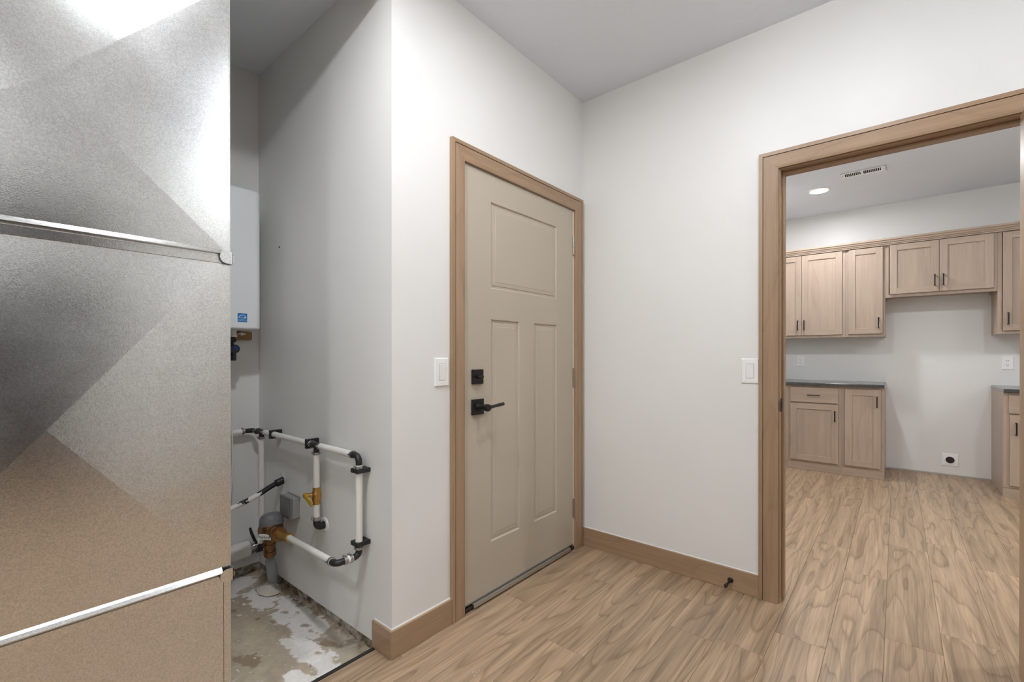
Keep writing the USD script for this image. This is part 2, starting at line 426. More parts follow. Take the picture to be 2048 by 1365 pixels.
# --- concrete of the closet
def concrete_floor():
    nx, ny = 300, 350
    xs = np.linspace(XC - .013, -1.598, nx); ys = np.linspace(-.7, YC + .013, ny)
    X, Y = np.meshgrid(xs, ys, indexing='ij')
    P = np.stack([X, Y, np.zeros_like(X)], -1)
    n1 = meshkit.fbm(P * 9.0, 5, 3); n2 = meshkit.fbm(P * 30.0, 4, 8); n3 = meshkit.fbm(P * 3.0, 4, 21); n4 = meshkit.noise(P * 120.0, 5)
    tan = np.array([.44, .36, .275]); olive = np.array([.47, .405, .30]); white = np.array([.78, .745, .715]); brown = np.array([.24, .165, .105]); grit = np.array([.46, .40, .33]); n5 = meshkit.fbm(P * 70.0, 3, 31)
    col = tan + (olive - tan) * np.clip((n3 - .35) * 3, 0, 1)[..., None]
    col = col * (.80 + .26 * n2 + .20 * (n5 - .5))[..., None]
    Z = ZC + .004 * (n1 - .5)
    def blob(cx, cy, rx, ry, ang=0, rough=.55, soft=.10):
        c, s = math.cos(ang), math.sin(ang)
        u = ((X - cx) * c + (Y - cy) * s) / rx; v = (-(X - cx) * s + (Y - cy) * c) / ry
        d = np.sqrt(u * u + v * v) + rough * (n1 - .5) * 2 + rough * 1.1 * (n2 - .5) * 2 + rough * .9 * (n5 - .5)
        return np.clip((1 - d) / soft, 0, 1)
    def paint(m, c, w=1.0):
        nonlocal col
        col = col * (1 - m[..., None] * w) + np.asarray(c) * (.94 + .12 * n4)[..., None] * m[..., None] * w
    paint(blob(-1.80, 1.0, .12, .07, 0, .5), grit, .9)
    for b in ((-2.66, .93, .09, .07), (-2.62, .86, .08, .05), (-2.07, .99, .14, .06), (-1.86, .885, .15, .055), (-1.73, .90, .10, .06), (-1.95, .93, .11, .05),
              (-1.70, .80, .10, .055), (-1.66, .72, .06, .05), (-2.25, 1.0, .12, .05), (-2.40, .95, .14, .07), (-2.15, .93, .09, .05)):
        paint(blob(*b), white, .95)
    Z += .003 * blob(-1.86, .885, .15, .055)
    for b in ((-2.165, .893, .035, .020), (-2.019, .978, .03, .018), (-1.95, .72, .05, .03), (-2.45, .80, .05, .03), (-1.84, .97, .07, .02), (-1.74, .86, .016, .010), (-2.24, .86, .02, .012)):
        paint(blob(*b, 0.3, .7, .2), brown, .75)
    edge = np.clip((Y - (YC - .045 - .05 * (n1 - .5))) / .03, 0, 1)
    paint(edge * np.clip((n2 - .38) * 6, 0, 1), brown * .8, .75)
    Z += edge * .018 * np.clip((n2 - .45) * 3, 0, 1)
    paint(np.clip((n4 - .93) / .04, 0, 1) * np.clip((n3 - .4) * 4, 0, 1), brown * .6, .8)
    paint(np.clip((meshkit.noise(P * 85.0, 44) - .93) / .04, 0, 1), white, .8)
    v = np.stack([X, Y, Z], -1).reshape(-1, 3)
    i, j = np.meshgrid(np.arange(nx - 1), np.arange(ny - 1), indexing='ij')
    a = (i * ny + j).ravel()
    f = np.stack([a, a + ny, a + ny + 1, a + 1], 1)
    p = obj('floor', (v, f), 'concrete', smooth=True, label='bare stained concrete with white plaster smears in the closet', cat='concrete floor', kind='structure')
    m = UsdGeom.Mesh(p)
    m.CreateDisplayColorAttr([Gf.Vec3f(*map(float, c)) for c in col.reshape(-1, 3)])
    m.GetDisplayColorPrimvar().SetInterpolation('vertex')
concrete_floor()
obj('trim_1', bx(-1.600, -1.5855, -.5, YC - .006, ZC, .003, .001), 'strip_black', label='black edge strip between plank floor and concrete', cat='edge strip', kind='structure')

# --- door casing and cased opening
def casing_profile(w):
    t = .018
    return [(0, 0), (0, t), (.0165, t), (.0170, t - .008), (.0195, t - .008), (.0200, t - .0005), (w - .010, t - .004), (w, t - .006), (w, 0)]
def casing(root, w, a0, a1, ztop, place, mv, mh):
    """Legs and head with mitres: a = inner edges along the wall, place(along, out, z) gives the point."""
    pr = casing_profile(w)
    L, R, T = a0 - w, a1 + w, ztop + w
    obj('casing_leg', loft2(pr, lambda u, t: place(L + u, t, .0005), lambda u, t: place(L + u, t, T - u)), mv, root)
    obj('casing_leg', loft2(pr, lambda u, t: place(R - u, t, .0005), lambda u, t: place(R - u, t, T - u)), mv, root)
    obj('casing_head', loft2(pr, lambda u, t: place(L + u, t, T - u), lambda u, t: place(R - u, t, T - u)), mh, root)
t2 = structure('trim_2', 'stained wood casing around the taupe entry door', 'door casing')
casing(t2, .080, 1.436, 2.357, 2.037, lambda a, t, z: (XA + t, a, z), 'trim_wood_z', 'trim_wood_y')
t3 = structure('trim_3', 'stained wood casing and jamb of the laundry opening', 'door casing')
casing(t3, .082, OX0, OX1, OZ, lambda a, t, z: (a, YB - t, z), 'trim_wood_z', 'trim_wood_x')
jx0, jx1, jz = OX0 + .006, OX1 - .006, OZ - .006
obj('jamb_side', bx(OX0 - .019, jx0, YB, YB2, 0, jz, .001), 'trim_wood_z', t3)
obj('jamb_side', bx(jx1, OX1 + .019, YB, YB2, 0, jz, .001), 'trim_wood_z', t3)
obj('jamb_head', bx(OX0 - .019, OX1 + .019, YB, YB2, jz, jz + .019, .001), 'trim_wood_x', t3)
sy0, sy1 = 2.497, 2.530
obj('door_stop_strip', bx(jx0, jx0 + .011, sy0, sy1, .012, jz - .011, .002), 'trim_wood_z', t3)
obj('door_stop_strip', bx(jx1 - .011, jx1, sy0, sy1, .012, jz - .011, .002), 'trim_wood_z', t3)
obj('door_stop_strip', bx(jx0, jx1, sy0, sy1, jz - .011, jz, .002), 'trim_wood_x', t3)
# strike plate on the left jamb
sp = prism(unary_union([sbox(2.459, .905, 2.490, .960), sbox(2.449, .913, 2.46, .952)]).buffer(.003).difference(sbox(2.466, .918, 2.482, .946)), 'x', jx0, jx0 + .0022)
strike = obj('strike_plate', sp, 'black_metal', t3, label='black strike plate')
obj('strike_hole', bx(jx0 - .004, jx0 + .0006, 2.466, 2.482, .918, .946), 'dark_void', strike)

# --- open interior door, hinged on the right jamb and swung into the mudroom
d2 = structure('door_2', 'stained wood interior door standing open at the right edge of the laundry opening', 'door')
lx0, lx1, ly0, ly1, lz0, lz1 = .3385, .3735, 1.642, 2.4385, .012, 2.028
for a, b in ((ly0, ly0 + .115), (ly1 - .115, ly1)):
    obj('stile', bx(lx0, lx1, a, b, lz0, lz1, .0015), 'trim_wood_z', d2)
for a, b in ((lz0, lz0 + .20), (1.34, 1.455), (lz1 - .115, lz1)):
    obj('rail', bx(lx0 + .0002, lx1 - .0002, ly0 + .115, ly1 - .115, a, b, .0012), 'trim_wood_y', d2)
for a, b in ((lz0 + .196, 1.344), (1.451, lz1 - .111)):
    obj('panel', bx(lx0 + .011, lx1 - .011, ly0 + .111, ly1 - .111, a, b), 'trim_wood_z', d2)
for z in (1.82, 1.02, .22):
    obj('hinge', cyl((lx1 + .006, 2.4335, z - .045), (lx1 + .006, 2.4335, z + .045), .006, 14), 'black_metal', d2, smooth=40)
for q in (-1, 1):
    xs = lx0 if q < 0 else lx1
    hd = obj('door_handle', lathe([(0, 0), (.032, 0), (.032, .006), (.012, .010), (.011, .045), (0, .045)], (xs, ly0 + .062, .94), (q, 0, 0), 28), 'black_metal', d2, smooth=35)
    obj('lever', tube([(xs + q * .042, ly0 + .054, .94), (xs + q * .044, ly0 + .09, .94), (xs + q * .042, ly0 + .175, .94)], [.009, .008, .008], 14), 'black_metal', hd, smooth=40)

# --- baseboards with a bead of caulk on top
BH, BT = .108, .014
def baseboard(name, label, pieces):
    r = structure(name, label, 'baseboard')
    for (b, m, c) in pieces:
        obj('board', bx(*b, .0012), m, r)
        obj('caulk_bead', c, 'caulk_white', r, smooth=False)
    return r
def tri_y(x, y0, y1, z, s=1, q=.0045):
    return prism([(x, z), (x + s * q, z), (x, z + q)], 'y', y0, y1)
def tri_x(y, x0, x1, z, s=-1, q=.0045):
    return prism([(y, z), (y + s * q, z), (y, z + q)], 'x', x0, x1)
baseboard('baseboard_left', 'wood baseboard wrapping the closet corner left of the entry door',
          [((XA, XA + BT, YC - BT, 1.356, .0005, BH), 'trim_wood_y', tri_y(XA, YC - .004, 1.356, BH)),
           ((XA - .116, XA - .0002, YC - BT, YC, .0005, BH), 'trim_wood_x', tri_x(YC, XA - .116, XA + .004, BH))])
baseboard('baseboard_back', 'wood baseboard under the wall between the door corner and the laundry opening',
          [((XA + .002, OX0 - .082, YB - BT, YB, .0005, BH), 'trim_wood_x', tri_x(YB, XA, OX0 - .082, BH))])

# --- entry door
d1 = structure('door_1', 'taupe three-panel entry door with black lever and deadbolt', 'door')
sy, ey, sz, ez = 1.437, 2.3455, .036, 2.033
PAN = [(1.621, 2.175, 1.488, 1.902), (1.621, 1.839, .272, 1.340), (1.963, 2.177, .272, 1.340)]
front = sbox(sy, sz, ey, ez)
for a, b, c, d in PAN:
    front = front.difference(sbox(a, c, b, d))
slab = J(prism(front, 'x', XA - .010, XA), bx(XA - .044, XA - .010, sy, ey, sz, ez))
obj('slab', slab, 'door_paint', d1)
def door_panel(a, b, c, d):
    rings = [(0, 0), (.0055, -.0075), (.016, -.0075), (.0185, -.0045), (.034, -.0035), (.0365, -.0022)]
    v, f = [], []
    for o, h in rings:
        v += [(XA + h, a + o, c + o), (XA + h, b - o, c + o), (XA + h, b - o, d - o), (XA + h, a + o, d - o)]
    for r in range(len(rings) - 1):
        for q in range(4):
            k = (q + 1) % 4
            f.append((r * 4 + q, r * 4 + k, r * 4 + 4 + k, r * 4 + 4 + q))
    n = 4 * (len(rings) - 1)
    f.append((n, n + 1, n + 2, n + 3))
    obj('panel', (np.array(v), np.array(f)), 'door_paint', d1)
for q in PAN:
    door_panel(*q)
obj('jamb', J(bx(XA - .10, XA - .0005, 2.3475, 2.372, .02, 2.05), ), 'white_primer', d1, label='white primed hinge jamb')
obj('jamb', J(bx(XA - .10, XA - .0005, 1.425, 1.4355, .02, 2.05), bx(XA - .10, XA - .0005, 1.425, 2.372, 2.0365, 2.05)), 'white_primer', d1)
for z in (1.824, 1.035, .250):
    h = obj('hinge', J(*[cyl((XA + .0035, 2.3495, z - .055 + .022 * k + .0006), (XA + .0035, 2.3495, z - .055 + .022 * (k + 1) - .0006), .0062, 14) for k in range(5)]), 'nickel', d1, smooth=40)
    obj('hinge_leaf', bx(XA - .0004, XA + .0012, 2.3535, 2.3568, z - .054, z + .054), 'nickel', h)
# sill, aluminium saddle, sweep
obj('threshold', bx(XA - .10, XA + .004, sy, 2.3565, 0.0005, .020, .002), 'bronze_dark', d1, label='dark bronze threshold')
obj('saddle', prism([(XA - .03, .0205), (XA + .0085, .0205), (XA + .0105, .010), (XA + .0145, .010), (XA + .012, .0245), (XA - .002, .029), (XA - .03, .029)], 'y', 1.492, 2.303), 'aluminium', d1, label='aluminium saddle strip')
obj('sweep', bx(XA - .040, XA + .003, sy, ey, .0295, .0358, .001), 'sweep_grey', d1, label='grey rubber door sweep')
# deadbolt
db = obj('deadbolt', bx(XA, XA + .012, 1.487, 1.558, 1.035, 1.102, .002), 'black_metal', d1, label='black square deadbolt rose')
obj('thumbturn', J(cyl((XA + .012, 1.5225, 1.0685), (XA + .024, 1.5225, 1.0685), .009), rbox(XA + .020, XA + .032, 1.503, 1.542, 1.0635, 1.0735, .0045, 12)), 'black_metal', db, smooth=40)
# lever
lv = obj('lever_handle', bx(XA, XA + .011, 1.486, 1.562, .893, .965, .002), 'black_metal', d1, label='black lever handle on square rose')
cy_, cz_ = 1.524, .929
lever = J(lathe([(0, 0), (.019, 0), (.019, .004), (.014, .010), (.0125, .030), (.013, .042), (.0165, .046), (.0175, .060), (.0155, .066), (0, .066)], (XA + .011, cy_, cz_), (1, 0, 0)),
          tube(np.array([(XA + .066, cy_, cz_), (XA + .066, cy_ + .02, cz_ + .0005), (XA + .064, cy_ + .05, cz_ + .003), (XA + .060, cy_ + .118, cz_ + .008)]), [.011, .0085, .0072, .0082], 16))
obj('lever', lever, 'black_metal', lv, smooth=40)

# ================================================================ FURNACE DUCT
XD = -1.600
DY0, DY1, DXB = -.279, .531, -2.25
du = thing('metal_duct', 'tall galvanized sheet metal duct filling the left edge of the view', 'duct')
def cross_broken(z0, z1, ya, za, h=.0175):
    n = 10
    c = [(DY0, z0), (DY1, z0), (DY1, z1), (DY0, z1)]
    v, f = [], []
    for q in range(4):
        (y0_, z0_), (y1_, z1_) = c[q], c[(q + 1) % 4]
        b = len(v)
        v += [(XD, y0_, z0_), (XD, y1_, z1_), (XD + h, ya, za)]
        f.append((b, b + 1, b + 2))
    return trimesh.Trimesh(np.array(v), np.array(f), process=False)
def shell(z0, z1):
    return J(bx(DXB, DXB + .002, DY0, DY1, z0, z1), bx(DXB, XD - .0005, DY0, DY0 + .002, z0, z1), bx(DXB, XD - .0005, DY1 - .002, DY1, z0, z1))
obj('section', J(cross_broken(.49, 1.482, .126, .985), shell(.49, 1.482)), 'galvanised', du)
obj('section', J(cross_broken(1.482, 2.32, .126, 1.846), shell(1.482, 2.32)), 'galvanised', du)
obj('section', J(bx(XD - .003, XD, DY0, DY1, 2.32, CEIL), shell(2.32, CEIL)), 'galvanised', du)
obj('section', J(bx(XD - .004, XD - .001, DY0, DY1 - .016, ZC, .49), bx(XD - .004, XD + .0015, DY1 - .0155, DY1, ZC, .478), shell(ZC, .49)), 'galvanised', du)
cleat = [(-.001, -.019), (.0055, -.0178), (.0068, .003), (.0015, .005), (.0015, .0085), (.0125, .0100), (.0130, .0125), (.0065, .0205), (.0005, .0262), (-.001, .0262)]
for z in (.485, 1.470):
    cl = obj('slip_cleat', prism([(XD + a, z + b) for a, b in cleat], 'y', DY0, DY1 - .022), 'galvanised', du)
    tab = unary_union([Point(DY1 - .010, z + .001).buffer(.0195), sbox(DY1 - .010, z - .0185, DY1 + .0065, z + .0195)])
    obj('cleat_tab', J(prism(tab, 'x', XD + .0130, XD + .0146), bx(XD - .03, XD + .0146, DY1 + .0050, DY1 + .0065, z - .0185, z + .0195)), 'galvanised', du)
for z0, z1 in ((ZC, .466), (.505, 1.45), (1.49, 2.70)):
    obj('drive_cleat', bx(XD - .030, XD - .002, DY1, DY1 + .005, z0, z1, .001), 'galvanised', du)

# ================================================================ WATER HEATER
wh = thing('water_heater', 'white wall-hung tankless water heater with blue sticker', 'water heater')
s = manifold3d.Manifold
def hull_edges(x0, x1, y0, y1, z0, z1, rv, rf):
    # large vertical front edges, small rounding on the other front edges
    out = []
    for y, sy_ in ((y0, 1), (y1, -1)):
        for z, sz_ in ((z0, 1), (z1, -1)):
            tor = s.sphere(rf, 16)
            for a in np.linspace(0, np.pi / 2, 7):
                out.append(tor.translate((x1 - rv + (rv - rf) * math.sin(a), y + sy_ * (rv - (rv - rf) * math.cos(a)), z + sz_ * rf)))
            out.append(s.cube((.004, .004, .004), True).translate((x0 + .002, y + sy_ * .004, z + sz_ * .004)))
    return tm(s.batch_hull(out))
obj('body', hull_edges(XC + .002, XC + .252, .524, .976, 1.297, 2.000, .035, .012), 'heater_white', wh, smooth=40)
xh = XC + .252
st = obj('sticker', bx(xh - .001, xh + .0006, .862, .905, 1.332, 1.375), 'label_blue', wh, label='blue square efficiency sticker')
arc = Point(.8835, 1.350).buffer(.0185, 32).difference(Point(.8835, 1.3485).buffer(.0168, 32)).intersection(sbox(.86, 1.354, .91, 1.40))
star = Polygon([(.896 + (.0062 if k % 2 == 0 else .0026) * math.sin(k * math.pi / 5), 1.3545 + (.0062 if k % 2 == 0 else .0026) * math.cos(k * math.pi / 5)) for k in range(10)])
def text_on_x(txt, x, y, z, h, bold=False, depth=.0004):
    m = meshkit.text_mesh(txt, h, depth, bold)
    T = np.array([[0, 0, 1, x], [1, 0, 0, y], [0, 1, 0, z], [0, 0, 0, 1.]])
    m.apply_transform(T)
    return m
obj('sticker_print', J(prism(arc, 'x', xh + .0006, xh + .001), prism(star, 'x', xh + .0006, xh + .001), text_on_x('energy', xh + .0006, .8650, 1.3515, .0066),
                       bx(xh + .0006, xh + .001, .8635, .9035, 1.3440, 1.3447), text_on_x('ENERGY STAR', xh + .0006, .8650, 1.3362, .0052)), 'label_white', st)
obj('fitting', J(cyl((XC + .10, .892, 1.268), (XC + .10, .892, 1.299), .017), cyl((XC + .10, .892, 1.262), (XC + .10, .892, 1.275), .021)), 'white_plastic', wh, label='white bottom fitting')
obj('fitting', lathe([(0, 0), (.012, .0), (.018, .006), (.018, .02), (.011, .028), (0, .028)], (XC + .10, .890, 1.234), (0, 0, 1)), 'black_plastic', wh, label='black cap under the fitting')
mb = obj('mounting_board', rbox(XC + .0005, XC + .020, .80, 1.017, 1.250, 1.2965, .0085, 12), 'tan_board', label='tan wood board on the wall just under the water heater', cat='board')
obj('conduit_clip', J(cyl((XC + .02, .962, 1.283), (XC + .026, .962, 1.283), .009), bx(XC + .02, XC + .0235, .944, .980, 1.279, 1.287)), 'paper_white', label='small cream clip screwed to the tan board', cat='clip')
iv = thing('isolation_valve', 'black isolation valve with blue centre hanging below the tan board', 'valve')
vx = XC + .136
obj('body', J(cyl((vx - .02, .880, 1.20), (vx + .012, .880, 1.20), .022), cyl((vx - .02, .880, 1.222), (vx - .02, .880, 1.262), .011), cyl((vx - .02, .880, 1.14), (vx - .02, .880, 1.18), .011)), 'black_plastic', iv, smooth=40)
obj('handle', J(cyl((vx + .012, .884, 1.20), (vx + .022, .884, 1.20), .0215), bx(vx + .013, vx + .021, .873, .890, 1.140, 1.195, .003)), 'black_plastic', iv, smooth=40)
obj('blue_centre', cyl((vx + .022, .886, 1.203), (vx + .0245, .886, 1.203), .0115), 'blue_cap', iv, smooth=40, label='blue centre cap')
obj('flexible_line', tube(bez((XC + .07, .870, 1.15), (XC + .06, .880, .95), (XC + .06, .925, .72), (XC + .08, .885, .42), 24), .0045), 'pex_white', label='thin white line hanging along the edge of the duct', cat='water line', smooth=True)

# ================================================================ WATER PIPES
R = .0142
yp = 1.017
wp = thing('water_pipe', 'white plastic water pipe loop with black elbows on the closet wall', 'water pipe')
def pipe(a, b, r=R, name='pipe'):
    return obj(name, cyl(a, b, r, 24), 'pex_white', wp, smooth=40)
def ring(c, d, r=R + .0022, w=.010):
    c = np.asarray(c, float); d = np.asarray(d, float)
    p0, p1 = c - d * w / 2, c + d * w / 2
    lug = np.array([0, -1.0, .2]) if abs(d[1]) < .5 else np.array([-.6, 0, .9])
    lug = lug / np.linalg.norm(lug)
    e = c + lug * (r + .003)
    q = cyl(e - d * w / 2, e + d * w / 2, .0038, 10)
    return obj('crimp_ring', J(cyl(p0, p1, r, 24), q), 'steel_ring', wp, smooth=40)
def clip(c, d):
    """Black pipe clip to the wall: a block with a hooked saddle around the pipe."""
    c = np.asarray(c, float)
    if abs(d[0]) > .5:
        pr = sbox(c[1] - .019, c[2] - .021, YC - .0005, c[2] + .021).difference(Point(c[1], c[2]).buffer(R + .0005))
        m = prism(pr, 'x', c[0] - .009, c[0] + .009)
    else:
        pr = sbox(c[0] - .030, c[1] - .019, c[0] + .021, YC - .0005).difference(Point(c[0], c[1]).buffer(R + .0005))
        m = prism(pr, 'z', c[2] - .008, c[2] + .008)
    return obj('pipe_clip', m, 'black_plastic', wp)
ex, ey_, ez_ = (np.array(q, float) for q in ((1, 0, 0), (0, 1, 0), (0, 0, 1)))
zt = .762
xcorner, xt, xr = -2.60, -2.003, -1.656
xback = XC + .040
# back wall run to the corner
pipe((xback, .45, zt - .006), (xback, .955, zt - .006))
obj('elbow', elbow((xback, 1.012, zt - .004), -ey_, ex, R * .86, .045), 'black_plastic', wp, smooth=40)
ring((xback, .962, zt - .006), ey_); ring((xback + .052, 1.012, zt - .004), ex)
obj('tee', J(cyl((xback + .045, yp, zt), (-2.545, yp, zt), R * .86), cyl((xcorner, yp, zt - .05), (xcorner, yp, zt), R * .86)), 'black_plastic', wp, smooth=40)
ring((xcorner, yp, zt - .035), ez_); ring((-2.553, yp, zt), ex)
pipe((xcorner, yp, zt - .042), (xcorner, yp, .285))
pipe((-2.548, yp, zt), (xt - .040, yp, zt))
clip((-2.452, yp, zt), ex)
# tee over the shut-off valve
obj('tee', J(cyl((xt - .050, yp, zt), (xt + .050, yp, zt), R * .86), cyl((xt, yp, zt - .05), (xt, yp, zt), R * .86)), 'black_plastic', wp, smooth=40)
ring((xt - .036, yp, zt), ex); ring((xt + .036, yp, zt), ex); ring((xt, yp, zt - .036), ez_)
clip((xt - .062, yp, zt), ex)
pipe((xt + .030, yp, zt), (xr - .040, yp, zt))
# right elbow and riser
obj('elbow', elbow((xr, yp, zt), -ex, -ez_, R * .9, .045), 'black_plastic', wp, smooth=40)
ring((xr - .044, yp, zt), ex); ring((xr, yp, zt - .044), ez_)
clip((xr, yp, zt - .058), ez_)
pipe((xr, yp, zt - .036), (xr, yp, .400))
clip((xr, yp, .412), ez_)
ring((xr, yp, .393), ez_)
zb, ye = .362, .918
obj('elbow', elbow((xr, yp, zb), ez_, -ey_, R * .9, .038), 'black_plastic', wp, smooth=40)
ring((xr, yp - .038, zb), ey_)
pipe((xr, yp - .030, zb), (xr, ye + .034, zb))
ring((xr, ye + .040, zb), ey_)
mend = np.array([-2.150, .962, .322])
dm = mend - np.array([xr, ye, zb]); dm /= np.linalg.norm(dm)
obj('elbow', elbow((xr, ye, zb), ey_, dm, R * .9, .038), 'black_plastic', wp, smooth=40)
ring(np.array([xr, ye, zb]) + dm * .042, dm)
pipe(np.array([xr, ye, zb]) + dm * .036, mend)
# drop with brass ball valve
pipe((xt, yp, zt - .040), (xt, yp, .566))
zv = .535
bv = obj('ball_valve', lathe([(0, -.038), (.0165, -.038), (.0165, -.024), (.019, -.022), (.021, -.008), (.0215, .004), (.019, .018), (.0165, .022), (.0165, .038), (0, .038)], (xt, yp, zv), (0, 0, 1), 20), 'brass_metal', wp, smooth=35, label='brass ball valve')
obj('valve_stem', J(cyl((xt, yp, zv), (xt - .012, yp - .043, zv + .008), .0095, 14), cyl((xt - .0115, yp - .040, zv + .008), (xt - .0135, yp - .0535, zv + .008), .010, 6)), 'brass_metal', bv, smooth=35)
def oriented_box(c, ax1, ax2, ax3, h1, h2, h3, ch=.003):
    m = bx(-h1, h1, -h2, h2, -h3, h3, ch)
    T = np.eye(4); T[:3, 0], T[:3, 1], T[:3, 2], T[:3, 3] = ax1, ax2, ax3, c
    m.apply_transform(T)
    return m
a1 = np.array([.95, -.05, -.33]); a1 /= np.linalg.norm(a1)
a3 = np.cross(a1, [.1, -1, 0]); a3 /= np.linalg.norm(a3); a2 = np.cross(a3, a1)
obj('valve_lever', oriented_box(np.array([xt - .012, yp - .048, zv + .008]) + a1 * .034, a1, a2, a3, .044, .004, .0115), 'yellow_handle', bv, label='yellow valve lever')
pipe((xt, yp, zv - .036), (xt, yp, .438))
ring((xt, yp, .432), ez_, R + .003, .016)
obj('elbow', elbow((xt, yp + .002, .392), ez_, ey_, R * 1.12, .036), 'black_plastic', wp, smooth=40)
obj('escutcheon', lathe([(.018, 0), (.033, 0), (.033, .003), (.026, .006), (.018, .006)], (xt, YC, .394), (0, -1, 0), 24), 'white_plastic', wp)

# ================================================================ WATER METER
wm = thing('water_meter', 'bronze water meter with grey domed cap low in the closet corner', 'water meter')
B0 = np.array([-2.354, .972, .297])
dx_ = mend - B0; dx_ /= np.linalg.norm(dx_)
tilt = np.cross(dx_, ey_); tilt /= np.linalg.norm(tilt)
if tilt[2] < 0: tilt = -tilt
side = np.cross(tilt, dx_)
up_ = tilt + np.array([-.12, 0, 0]); up_ -= dx_ * 0; up_ /= np.linalg.norm(up_)
hull = s.batch_hull([s.sphere(.040, 24).translate(tuple(B0 + dx_ * -.030)), s.sphere(.040, 24).translate(tuple(B0 + dx_ * .034)), s.sphere(.036, 24).translate(tuple(B0 + up_ * -.012))])
obj('body', J(tm(hull), cyl(B0 + up_ * .0, B0 + up_ * .040, .050, 32), cyl(B0 - up_ * .034, B0 - up_ * .046, .034, 24, .026)), 'bronze_metal', wm, smooth=35)
obj('cap', lathe([(0, .034), (.054, .034), (.055, .040), (.055, .056), (.052, .058), (.052, .066), (.047, .082), (.036, .090), (.020, .094), (0, .095)], B0, up_, 40), 'grey_plastic', wm, smooth=25, label='grey domed register cap')
def nut(p, d, r, w, m='bronze_metal', name='union_nut', sides=8):
    p = np.asarray(p, float); d = np.asarray(d, float) / np.linalg.norm(d)
    return obj(name, cyl(p, p + d * w, r, sides), m, wm)
nut(B0 - dx_ * .062, -dx_, .036, .030, sides=20); nut(B0 - dx_ * .090, -dx_, .026, .014)
obj('nut_rim', lathe([(.030, 0), (.037, 0), (.037, .004), (.030, .004)], B0 - dx_ * .093, -dx_, 28), 'brass_metal', wm)
nut(B0 + dx_ * .066, dx_, .033, .030, sides=20)
obj('outlet_tail', cyl(B0 + dx_ * .090, mend - dx_ * .020, .023, 24, .018), 'brass_metal', wm, smooth=35)
nut(mend - dx_ * .030, dx_, .021, .034, 'brass_metal', 'outlet_nut', 12)
# inlet from below
IN0, IN1 = np.array([-2.418, .982, .262]), np.array([-2.452, 1.000, .140])
di = IN1 - IN0; di /= np.linalg.norm(di)
obj('inlet_fitting', J(cyl(IN0 - di * .01, IN0 + di * .045, .022, 20, .027), cyl(IN0 + di * .04, IN0 + di * .062, .031, 8), cyl(IN0 + di * .062, IN0 + di * .092, .024, 20), cyl(IN0 + di * .088, IN0 + di * .118, .029, 10)), 'bronze_metal', wm, smooth=30)
# printed label on the body, facing the room (-y)
fwd = np.array([.55, -.835, 0]); fwd /= np.linalg.norm(fwd)
lab_c = B0 + fwd * .0545 + np.array([0, 0, -.004])
rgt = np.array([-fwd[1], fwd[0], 0.0])
upv = np.array([0, 0, 1.0])
lb = obj('label', oriented_box(lab_c, rgt, upv, np.cross(rgt, upv), .030, .0125, .0045, .001), 'paper_white', wm, label='white paper label')
tx = meshkit.text_mesh('Sentinel', .011, .0005)
T = np.eye(4); T[:3, 0], T[:3, 1], T[:3, 2] = rgt, upv, np.cross(rgt, upv); T[:3, 3] = lab_c + np.cross(rgt, upv) * .0046 - rgt * (tx.bounds[1][0] / 2) - upv * .005
tx.apply_transform(T)
obj('label_print', tx, 'ink_black', lb)
obj('tag', oriented_box(lab_c - rgt * .036 - fwd * .012 + np.array([0, 0, -.024]), rgt, upv, np.cross(rgt, upv), .011, .013, .004, .001), 'paper_white', wm, label='small blank paper tag')
# service pipe out of the concrete
sv = thing('service_pipe', 'grey water service pipe rising from a lump of cement', 'pipe')
obj('pipe', tube(bez((-2.486, 1.027, -.03), (-2.486, 1.027, .05), (-2.470, 1.008, .10), IN1 + di * .03, 14), .0245, 22), 'grey_pipe', sv, smooth=40)
g = np.stack(np.meshgrid(np.linspace(0, 1, 16), np.linspace(0, 2 * np.pi, 33)[:-1], indexing='ij'), -1)
rr = g[..., 0] * .062; v = np.stack([-2.468 + rr * np.cos(g[..., 1]) * 1.35, .998 + rr * np.sin(g[..., 1]) * .85, -.034 + .030 * (1 - g[..., 0] ** 1.5)], -1)
nz = meshkit.fbm(v * 45, 4, 9)
v[..., 2] += (nz - .45) * .030 * (1 - g[..., 0] * .6); v[..., 0] += (nz - .5) * .03; v[..., 1] = np.minimum(v[..., 1] + (nz - .5) * .02, YC - .001)
idx = np.arange(16 * 32).reshape(16, 32)
f = np.stack([idx[:-1], idx[1:], np.roll(idx, -1, 1)[1:], np.roll(idx, -1, 1)[:-1]], -1).reshape(-1, 4)
plain('cement_lump', (.60, .545, .47), .85, bump=(60.0, .6, .006))
obj('cement_lump', (v.reshape(-1, 3), f), 'cement_lump', sv, smooth=50, label='rough pale cement lump')

# low white pipe along the back wall with lever valve
lp = thing('drain_pipe', 'wide white pipe low on the closet back wall with black lever valve', 'pipe')
xl = XC + .046
obj('pipe', cyl((xl, .40, .112), (xl, .985, .118), .043, 32), 'pex_white', lp, smooth=40)
obj('valve_body', J(cyl((xl + .01, .985, .122), (xl + .01, 1.005, .122), .030, 20), cyl((xl + .01, 1.0, .122), (xl + .01, 1.032, .122), .020, 8), cyl((xl + .012, 1.012, .13), (xl + .040, 1.012, .150), .011, 14)), 'chrome', lp, smooth=35)
obj('valve_seal', cyl((xl + .012, 1.020, .116), (xl + .012, 1.046, .116), .026, 18), 'black_plastic', lp, smooth=35)
obj('valve_lever', tube([(xl + .040, 1.014, .150), (xl + .044, 1.000, .172), (xl + .046, .985, .212), (xl + .046, .976, .245)], [.006, .0075, .0075, .006], 12), 'black_plastic', lp, smooth=True)

